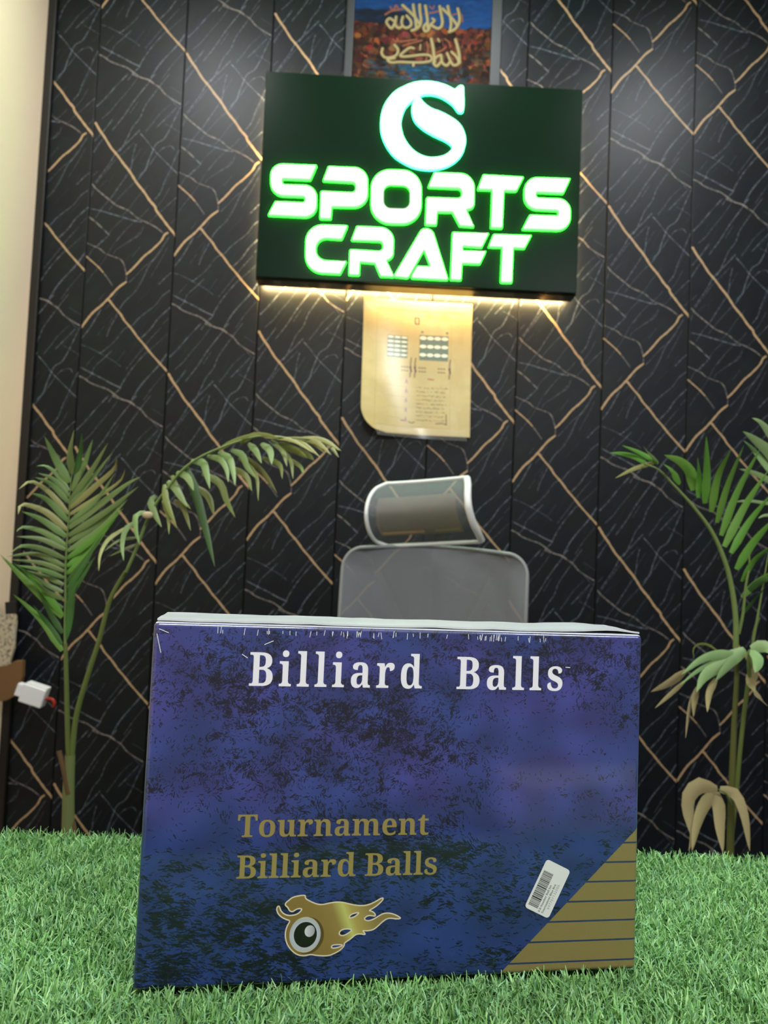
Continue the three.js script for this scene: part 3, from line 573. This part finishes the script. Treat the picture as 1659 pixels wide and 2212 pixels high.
  part('window_lip_glint', tube(Array.from({ length: 7 }, (_, i) => L(headPt(0.11, 0.19 + 0.3 * i / 6, -0.016))), 0.003, 16, 6), std(0xa08552, 0.5), hr);
  part('headrest_stem', tube([backPt(0.52, 0.94, -0.04), backPt(0.52, 1.0, -0.045).add(V(0, 0.04, 0)), headPt(0.5, 0.4, -0.03)].map(L), 0.012, 12, 10), dark, chair);
  // seat, arms and base, hidden behind the desk
  part('seat', bx(0.48, 0.07, 0.46, 0, 0.47, 0.08, 0.03), std(0x55585b, 0.85), chair);
  for (const s of [-1, 1]) {
    part('armrest', bx(0.07, 0.025, 0.22, s * 0.29, 0.66, 0.06, 0.01), dark, chair);
    part('arm_post', bx(0.03, 0.18, 0.05, s * 0.29, 0.56, 0.05, 0.008), dark, chair);
    part('arm_bracket', bx(0.1, 0.02, 0.05, s * 0.255, 0.462, 0.05, 0.006), dark, chair);
  }
  part('back_bracket', bx(0.06, 0.03, 0.2, 0.0, 0.45, -0.17, 0.008), dark, chair);
  part('back_upright', bx(0.06, 0.14, 0.03, 0.0, 0.51, -0.25, 0.008), dark, chair);
  part('gas_lift', new THREE.CylinderGeometry(0.028, 0.028, 0.34, 16).translate(0, 0.27, 0.05), dark, chair);
  for (let i = 0; i < 5; i++) {
    const a = i * 1.2566 + 0.3, lg = part('base_leg', tube([V(0, 0.11, 0.05), V(0.15 * Math.cos(a), 0.1, 0.05 + 0.15 * Math.sin(a)), V(0.3 * Math.cos(a), 0.075, 0.05 + 0.3 * Math.sin(a))], 0.022, 8, 8), dark, chair);
    part('caster', new THREE.CylinderGeometry(0.03, 0.03, 0.04, 14).rotateZ(Math.PI / 2).rotateY(a).translate(0.3 * Math.cos(a), 0.03, 0.05 + 0.3 * Math.sin(a)), std(0x161616, 0.5), lg);
  }
}

/* ------------------------------------------------------------------ palms */
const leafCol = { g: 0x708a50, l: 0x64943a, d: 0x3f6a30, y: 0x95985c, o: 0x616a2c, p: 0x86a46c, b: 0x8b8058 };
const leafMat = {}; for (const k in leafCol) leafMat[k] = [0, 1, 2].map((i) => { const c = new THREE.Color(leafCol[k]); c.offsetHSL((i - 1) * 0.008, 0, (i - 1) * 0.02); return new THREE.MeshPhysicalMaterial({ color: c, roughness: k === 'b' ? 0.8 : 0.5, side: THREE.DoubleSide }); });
const stemMat = { A: std(0x565a28, 0.6), B: std(0x5c692f, 0.6), C: std(0x5e6a30, 0.6), R: std(0x70844a, 0.55), T: std(0x687240, 0.65), brown: std(0x5b4427, 0.85) };
function ribbon(points, w, o, fold = 0.22) {
  const cv = new THREE.CatmullRomCurve3(points, false, 'centripetal'), n = 10, pos = [], idx = [], nrm = V(rr(-0.25, 0.25), 0.2 + rr(-0.2, 0.2), 1).normalize(), s = V();
  for (let i = 0; i <= n; i++) {
    const t = i / n, c = cv.getPointAt(t).sub(o), T = cv.getTangentAt(Math.min(t, 0.999)); s.crossVectors(T, nrm).normalize();
    const pr = Math.min(1, 0.5 + 2.6 * t) * Math.pow(1 - Math.pow(t, 1.9), 0.85) + 0.02, h = w * 0.53 * pr;
    const b = V().crossVectors(s, T).multiplyScalar(h * fold * 1.6);
    pos.push(c.x - s.x * h, c.y - s.y * h, c.z - s.z * h, c.x + b.x, c.y + b.y, c.z + b.z, c.x + s.x * h, c.y + s.y * h, c.z + s.z * h);
  }
  for (let i = 0; i < n; i++) { const a = i * 3; idx.push(a, a + 1, a + 3, a + 1, a + 4, a + 3, a + 1, a + 2, a + 4, a + 2, a + 5, a + 4); }
  const g = new THREE.BufferGeometry(); g.setAttribute('position', new THREE.Float32BufferAttribute(pos, 3)); g.setIndex(idx); g.computeVertexNormals(); return g;
}
const MPP = (z) => (CAM.z - z) / 1680;
function frond(plant, rows, z, droop, label, slim = 1) {
  let host = null; const o = plant.position;
  for (const row of rows.split('\n')) {
    const [h, ...p] = row.split(' '), w = +h.slice(1) * MPP(z), q = p.map((s) => s.split(',').map(Number));
    if (h[0] === 'R') {
      const P = q.map(([a, b], i) => at(a, b, z + droop * 0.3 * Math.sin(i / (q.length - 1) * 1.6)).sub(o));
      if (!host) { host = part('frond', tube(P, w / 2, 40, 7, (t) => (w > 0.011 ? 1.25 : 1) * (1 - 0.72 * t ** 1.4)), stemMat.R, plant); if (label) host.userData.label = label; } else part('rachis', tube(P, w / 2, 20, 6, (t) => 1 - 0.6 * t), stemMat.R, host);
    } else {
      const dz = rr(-0.018, 0.03), n = q.length - 1, P = q.map(([a, b], i) => at(a, b, z + (i / n) * dz + droop * (i / n) ** 2));
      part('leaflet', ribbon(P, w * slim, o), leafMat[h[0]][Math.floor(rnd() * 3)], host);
    }
  }
  return host;
}
function planter(plant, top, r) {
  const H = top - 0.012, pr = [[0, 0], [r * 0.72, 0], [r * 0.74, 0.01], [r, H - 0.03], [r * 1.05, H - 0.028], [r * 1.05, H], [r * 0.97, H], [r * 0.95, H - 0.02], [r * 0.9, H - 0.05]].map(([a, b]) => new THREE.Vector2(a, b));
  part('pot', new THREE.LatheGeometry(pr, 40), std(0x2b2724, 0.6), plant);
  part('soil', new THREE.CylinderGeometry(r * 0.94, r * 0.9, 0.02, 32).translate(0, H - 0.028, 0), std(0x2c2118, 0.95), plant);
}
const palmL = tag(group('potted_palm', -0.4589, 0, 0.95), 'left potted palm with one upright feather frond and one arching drooping frond', 'plant');
{
  const z = 0.95, o = palmL.position, P = (a, b, dz = 0) => at(a, b, z + dz).sub(o);
  planter(palmL, 0.495, 0.12);
  part('trunk', tube([P(147, 1900), P(147, 1780), P(148, 1700), P(151, 1630)], 0.0092, 24, 12, (t) => 1.25 - 0.35 * t), stemMat.T, palmL);
  part('root_flare', tube([P(152, 1900), P(156, 1800), P(153, 1770)], 0.011, 10, 10, (t) => 1.4 - 0.9 * t), stemMat.brown, palmL);
  part('cut_sheath', tube([P(147, 1715, 0.006), P(138, 1665, 0.006), P(127, 1622, 0.004)], 0.0045, 12, 8), stemMat.brown, palmL);
  part('petiole', tube([P(148, 1640), P(145, 1550), P(143, 1460), P(141, 1390)], 0.0043, 24, 8, (t) => 1.1 - 0.3 * t), stemMat.B, palmL);
  part('petiole', tube([P(154, 1640), P(164, 1550), P(186, 1470), P(212, 1390), P(240, 1290), P(272, 1234)], 0.0043, 30, 8, (t) => 1.15 - 0.35 * t), stemMat.B, palmL);
  frond(palmL, `R6.1 141,1430 140,1357 141,1298 141,1239 143,1192 146,1145 149,1110 150,1075 153,1042 156,1013
g17.6 150,1042 122,995 96,943
g10.6 149,1060 115,1017 96,1006 78,1007
g11.8 149,1072 115,1035 82,1022
g11.8 149,1086 108,1044 75,1031
y11.8 148,1110 99,1057 66,1040 40,1057
g14.1 147,1126 101,1079 67,1065
y14.1 145,1145 94,1103 47,1090 39,1111
g14.6 143,1159 89,1122 47,1105
g13.6 142,1178 89,1147 47,1139 35,1149
g12.2 141,1187 87,1164 35,1159
g12.2 140,1207 82,1183 45,1180 21,1196
g11.8 139,1223 78,1197 14,1202
g10.8 138,1234 89,1216 24,1209
g10.8 138,1248 94,1232 35,1221
g10.3 137,1263 99,1246 56,1232
g10.8 136,1279 101,1263 66,1239
g10.8 136,1295 106,1281 71,1251
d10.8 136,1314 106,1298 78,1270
l15.0 136,1331 94,1277 59,1239 28,1216
l18.3 135,1333 101,1298 47,1246 0,1198
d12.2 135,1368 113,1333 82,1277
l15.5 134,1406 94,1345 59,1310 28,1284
d12.2 133,1392 101,1345 71,1307
g20.7 154,1023 152,976 160,928
d13.6 162,1028 173,981 177,936
g13.6 157,1051 181,1004 200,949
g11.8 154,1060 176,1016 190,999
g14.6 152,1079 195,1020 233,957
g13.6 150,1089 200,1032 242,978
y13.6 150,1098 207,1049 249,1009 251,985
y10.3 149,1112 216,1070 261,1037 270,1013
g10.8 149,1129 212,1075 247,1023
g18.3 149,1140 223,1084 277,1044 304,1030
g14.6 148,1157 226,1107 299,1051
g14.6 147,1173 216,1126 284,1063
g13.6 146,1190 212,1145 275,1079
l13.6 145,1206 202,1164 266,1098
l13.6 145,1223 195,1180 249,1122
l13.6 144,1239 188,1199 235,1138
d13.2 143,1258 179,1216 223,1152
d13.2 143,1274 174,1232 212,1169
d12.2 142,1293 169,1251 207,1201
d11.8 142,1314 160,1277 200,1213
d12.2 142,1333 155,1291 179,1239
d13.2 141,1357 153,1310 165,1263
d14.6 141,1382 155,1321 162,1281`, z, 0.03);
  frond(palmL, `R7.6 272,1236 293,1188 317,1126 334,1092 362,1054 389,1020 424,992 465,972 516,953 561,942 619,946 671,949 712,961 731,973
g15.8 315,1106 295,1112 293,1143 302,1178
g14.4 297,1126 274,1140 264,1174 267,1212
y11.7 271,1140 235,1164 217,1195 213,1234
o8.9 297,1161 259,1167 224,1191
o8.9 300,1174 266,1188 235,1202
g18.6 336,1071 326,1081 334,1109 349,1139
o11.0 351,1081 362,1112 365,1155
g21.3 362,1040 376,1051 389,1071 404,1095
o17.2 355,1047 358,1078 382,1142
g19.9 382,1020 400,1027 410,1040 418,1060
o15.8 372,1027 386,1068 412,1100
o15.8 376,1081 393,1092 412,1147
g21.3 413,996 437,999 446,1023 453,1056
d25.4 400,1006 420,1057 444,1143 464,1225
o19.2 424,1051 448,1071 463,1116
o20.6 437,1023 475,1044 489,1081 508,1118
g16.5 448,985 475,992 489,1013 493,1042
g18.6 472,977 494,989 503,1016 508,1049
g18.6 499,972 522,982 534,1009 555,1035
o16.5 499,1009 530,1027 544,1061
g17.9 537,958 551,972 565,1001
g19.9 565,958 582,972 587,1004
o14.4 534,989 568,1020 599,1066
o12.4 516,989 551,1023 558,1083
o13.7 568,989 602,1002 610,1035
o15.8 585,951 609,972 620,1008
o12.4 602,965 626,992 633,1035
o12.4 619,989 647,1006 655,1025
o21.3 602,958 637,972 665,990
o15.8 637,968 664,982 678,994
y15.1 619,947 671,954 702,979
y15.8 637,947 681,954 716,983
y15.8 671,950 705,957 732,988
y15.8 654,946 698,951 737,974
y12.4 602,944 654,958 692,988
y12.4 568,942 630,951 678,979
o16.5 520,958 544,941 575,940 602,946
o15.1 472,972 499,956 534,942 561,939`, z + 0.01, 0.05, '', 0.8);
  part('cut_stub', new THREE.SphereGeometry(0.007, 12, 8).scale(1.3, 0.9, 0.8).translate(...P(319, 1113, 0.03).toArray()), std(0xb9a988, 0.7), palmL);
}
const palmR = tag(group('potted_palm', 0.6337, 0, 0.95), 'right potted palm with bright arching fronds and withered tan lower leaves', 'plant');
{
  const z = 0.95, o = palmR.position;
  planter(palmR, 0.495, 0.12);
  for (const row of `A12.2 1590,1400 1592,1458 1587,1552 1583,1646 1580,1740 1576,1857
B9.4 1627,1394 1617,1472 1608,1540 1599,1622 1592,1704 1582,1798
C6.1 1627,1396 1629,1368 1640,1333`.split('\n')) { const [h, ...p] = row.split(' '), q = p.map((s) => s.split(',').map(Number)); part('stem', tube(q.map(([a, b], i) => at(a, b + (h[0] === 'A' && i === q.length - 1 ? 55 : 0), z + (h[0] === 'B' ? -0.02 : 0)).sub(o)), +h.slice(1) * MPP(z) / 2, 40, 10, (t) => (h[0] === 'A' ? 0.75 + 0.65 * t : 1)), stemMat[h[0]], palmR); }
  frond(palmR, `R12.2 1590,1400 1590,1338 1581,1268 1567,1214 1539,1150 1502,1099 1455,1047 1422,1014 1391,1002
l12.7 1400,1005 1379,990 1349,981 1318,978
l11.3 1422,1000 1384,979 1344,962
g9.4 1422,998 1403,981 1389,963
y9.9 1417,998 1372,1012 1329,1033
l25.9 1499,1059 1492,1021 1471,998 1435,983
l16.5 1469,1045 1452,1019 1433,1002
l14.6 1509,1075 1510,1030 1507,987
l18.3 1523,1087 1527,1026 1526,942
l17.9 1537,1106 1551,1030 1581,968
l17.4 1549,1129 1572,1049 1607,962
l18.3 1558,1157 1593,1063 1643,968
l17.4 1565,1181 1610,1092 1660,1016
l17.4 1579,1195 1619,1127 1668,1066
l17.4 1591,1230 1626,1174 1680,1113
l14.6 1603,1256 1631,1209 1683,1171
l14.1 1603,1291 1638,1256 1683,1228
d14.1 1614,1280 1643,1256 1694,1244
R8.0 1596,1369 1605,1327 1611,1268 1619,1221 1617,1174
d9.4 1605,1327 1624,1303 1657,1265
R6.1 1624,1404 1638,1327 1650,1256 1661,1193`, z + 0.01, 0.04, 'bright green arching frond');
  frond(palmR, `R5.6 1737,1139 1704,1092 1699,1059 1694,1021 1687,979
p27.0 1704,986 1666,939 1643,913 1625,903
p28.2 1704,1030 1659,974 1628,948 1605,932
p21.2 1699,1049 1657,1007 1628,972 1606,951
p15.5 1704,1063 1657,1035 1624,1020 1597,1013
p8.0 1694,1087 1657,1087 1619,1082 1570,1086
p8.0 1694,1117 1666,1113 1650,1114 1638,1120`, z - 0.05, 0.03, 'pale frond at the edge of the picture');
  frond(palmR, `R9.4 1620,1462 1617,1434 1616,1411 1620,1403
p19.7 1592,1413 1545,1415 1512,1427 1472,1458
b17.4 1481,1450 1451,1472 1406,1495
p10.8 1587,1418 1540,1432 1502,1453 1469,1481
b9.4 1479,1472 1446,1502 1415,1530
p32.9 1610,1405 1559,1434 1521,1462 1505,1495
b15.5 1507,1486 1500,1514 1498,1549
b9.4 1502,1490 1490,1528 1481,1596
p19.7 1596,1418 1568,1443 1545,1472
b14.6 1547,1467 1533,1495 1528,1539
p28.2 1629,1405 1636,1425 1631,1453
b22.6 1631,1446 1622,1472 1631,1495
b14.1 1629,1490 1641,1509 1660,1527
p25.9 1622,1402 1650,1396 1674,1408 1693,1434
o5.2 1554,1409 1530,1393 1509,1392 1498,1403 1500,1425`, z + 0.03, 0.05, 'drooping frond with dried tips');
  frond(palmR, `R7.1 1580,1740 1568,1714 1552,1705
b31.7 1549,1707 1512,1697 1488,1721 1488,1763 1498,1801 1488,1838
b28.2 1545,1710 1521,1740 1505,1782 1495,1839
b28.2 1546,1711 1553,1744 1555,1787 1562,1843
b23.5 1555,1705 1587,1714 1606,1754 1620,1839`, z + 0.03, 0.05, 'withered tan leaf');
}

/* ------------------------------------------------------------------ bits at the lower left */
function slab(name, px, z, depth, mat, bevel = 0.001) {
  const P = px.map(([a, b]) => at(a, b, z + depth)), c = P.reduce((s, p) => s.add(p), V()).divideScalar(P.length), S = new THREE.Shape(P.map((p) => new THREE.Vector2(p.x - c.x, p.y - c.y)));
  const m = part(name, new THREE.ExtrudeGeometry(S, { depth: depth - 2 * bevel, bevelEnabled: true, bevelSize: bevel, bevelOffset: -bevel, bevelThickness: bevel, bevelSegments: 2 }), mat); m.position.set(c.x, c.y, z + bevel); return m;
}
const stained = (() => {
  const [c, x] = canvas(256, 256); x.fillStyle = '#b3a68c'; x.fillRect(0, 0, 256, 256);
  for (let i = 0; i < 220; i++) { x.fillStyle = ['rgba(170,168,156,0.5)', 'rgba(90,84,66,0.35)', 'rgba(196,186,160,0.5)'][i % 3]; x.beginPath(); x.ellipse(rr(0, 256), rr(0, 256), rr(3, 22), rr(3, 18), rr(0, 3), 0, 7); x.fill(); }
  const t = tex(c); t.repeat.set(14, 14); return t;
})();
const ragged = tag(slab('torn_card', [[-30, 1322], [33, 1326], [34, 1345], [31, 1372], [30, 1400], [24, 1418], [20, 1432], [22, 1444], [-30, 1450]], 0.06, 0.012, std(0xffffff, 0.85, { map: stained })), 'ragged stained off-white card at the lower left wall edge', 'card');
const brownPack = tag(slab('cardboard_piece', [[-30, 1446], [14, 1438], [32, 1428], [48, 1428], [47, 1462], [40, 1490], [32, 1504], [12, 1514], [-30, 1518]], 0.08, 0.02, std(0x6e4e2b, 0.7)), 'brown cardboard piece beside the white wire connector', 'cardboard');
tag(slab('notch_slab', [[10, 1301], [34, 1299], [35, 1326], [11, 1328]], 0.06, 0.012, std(0x0c0d0e, 0.5)), 'small black slab for the dark notch above the ragged card', 'clip');  // black slab added where the wall edge has a dark notch
const plug = tag(group('wire_connector'), 'small white plastic connector with a red wire at left', 'connector');
{
  const c = at(70, 1500, 0.13); plug.position.copy(c); const s = MPP(0.13), wm = std(0xe4e6ea, 0.45);
  plug.rotation.z = -0.28;
  part('housing', bx(50 * s, 40 * s, 26 * s, 4 * s, 0, 0, 3 * s), wm, plug);
  part('neck', bx(14 * s, 27 * s, 18 * s, -27 * s, 2 * s, 0, 2 * s), wm, plug);
  part('top_ridge', bx(46 * s, 8 * s, 22 * s, 6 * s, 20 * s, -1 * s, 2 * s), wm, plug);
  part('red_wire', tube([V(26 * s, -2 * s, 0), V(36 * s, 2 * s, 0), V(44 * s, 3 * s, 0.002), V(50 * s, -4 * s, 0.0), V(49 * s, -12 * s, -0.004)], 3.4 * s, 16, 8), std(0xa52b24, 0.5), plug);
}

renderer.render(scene, camera);
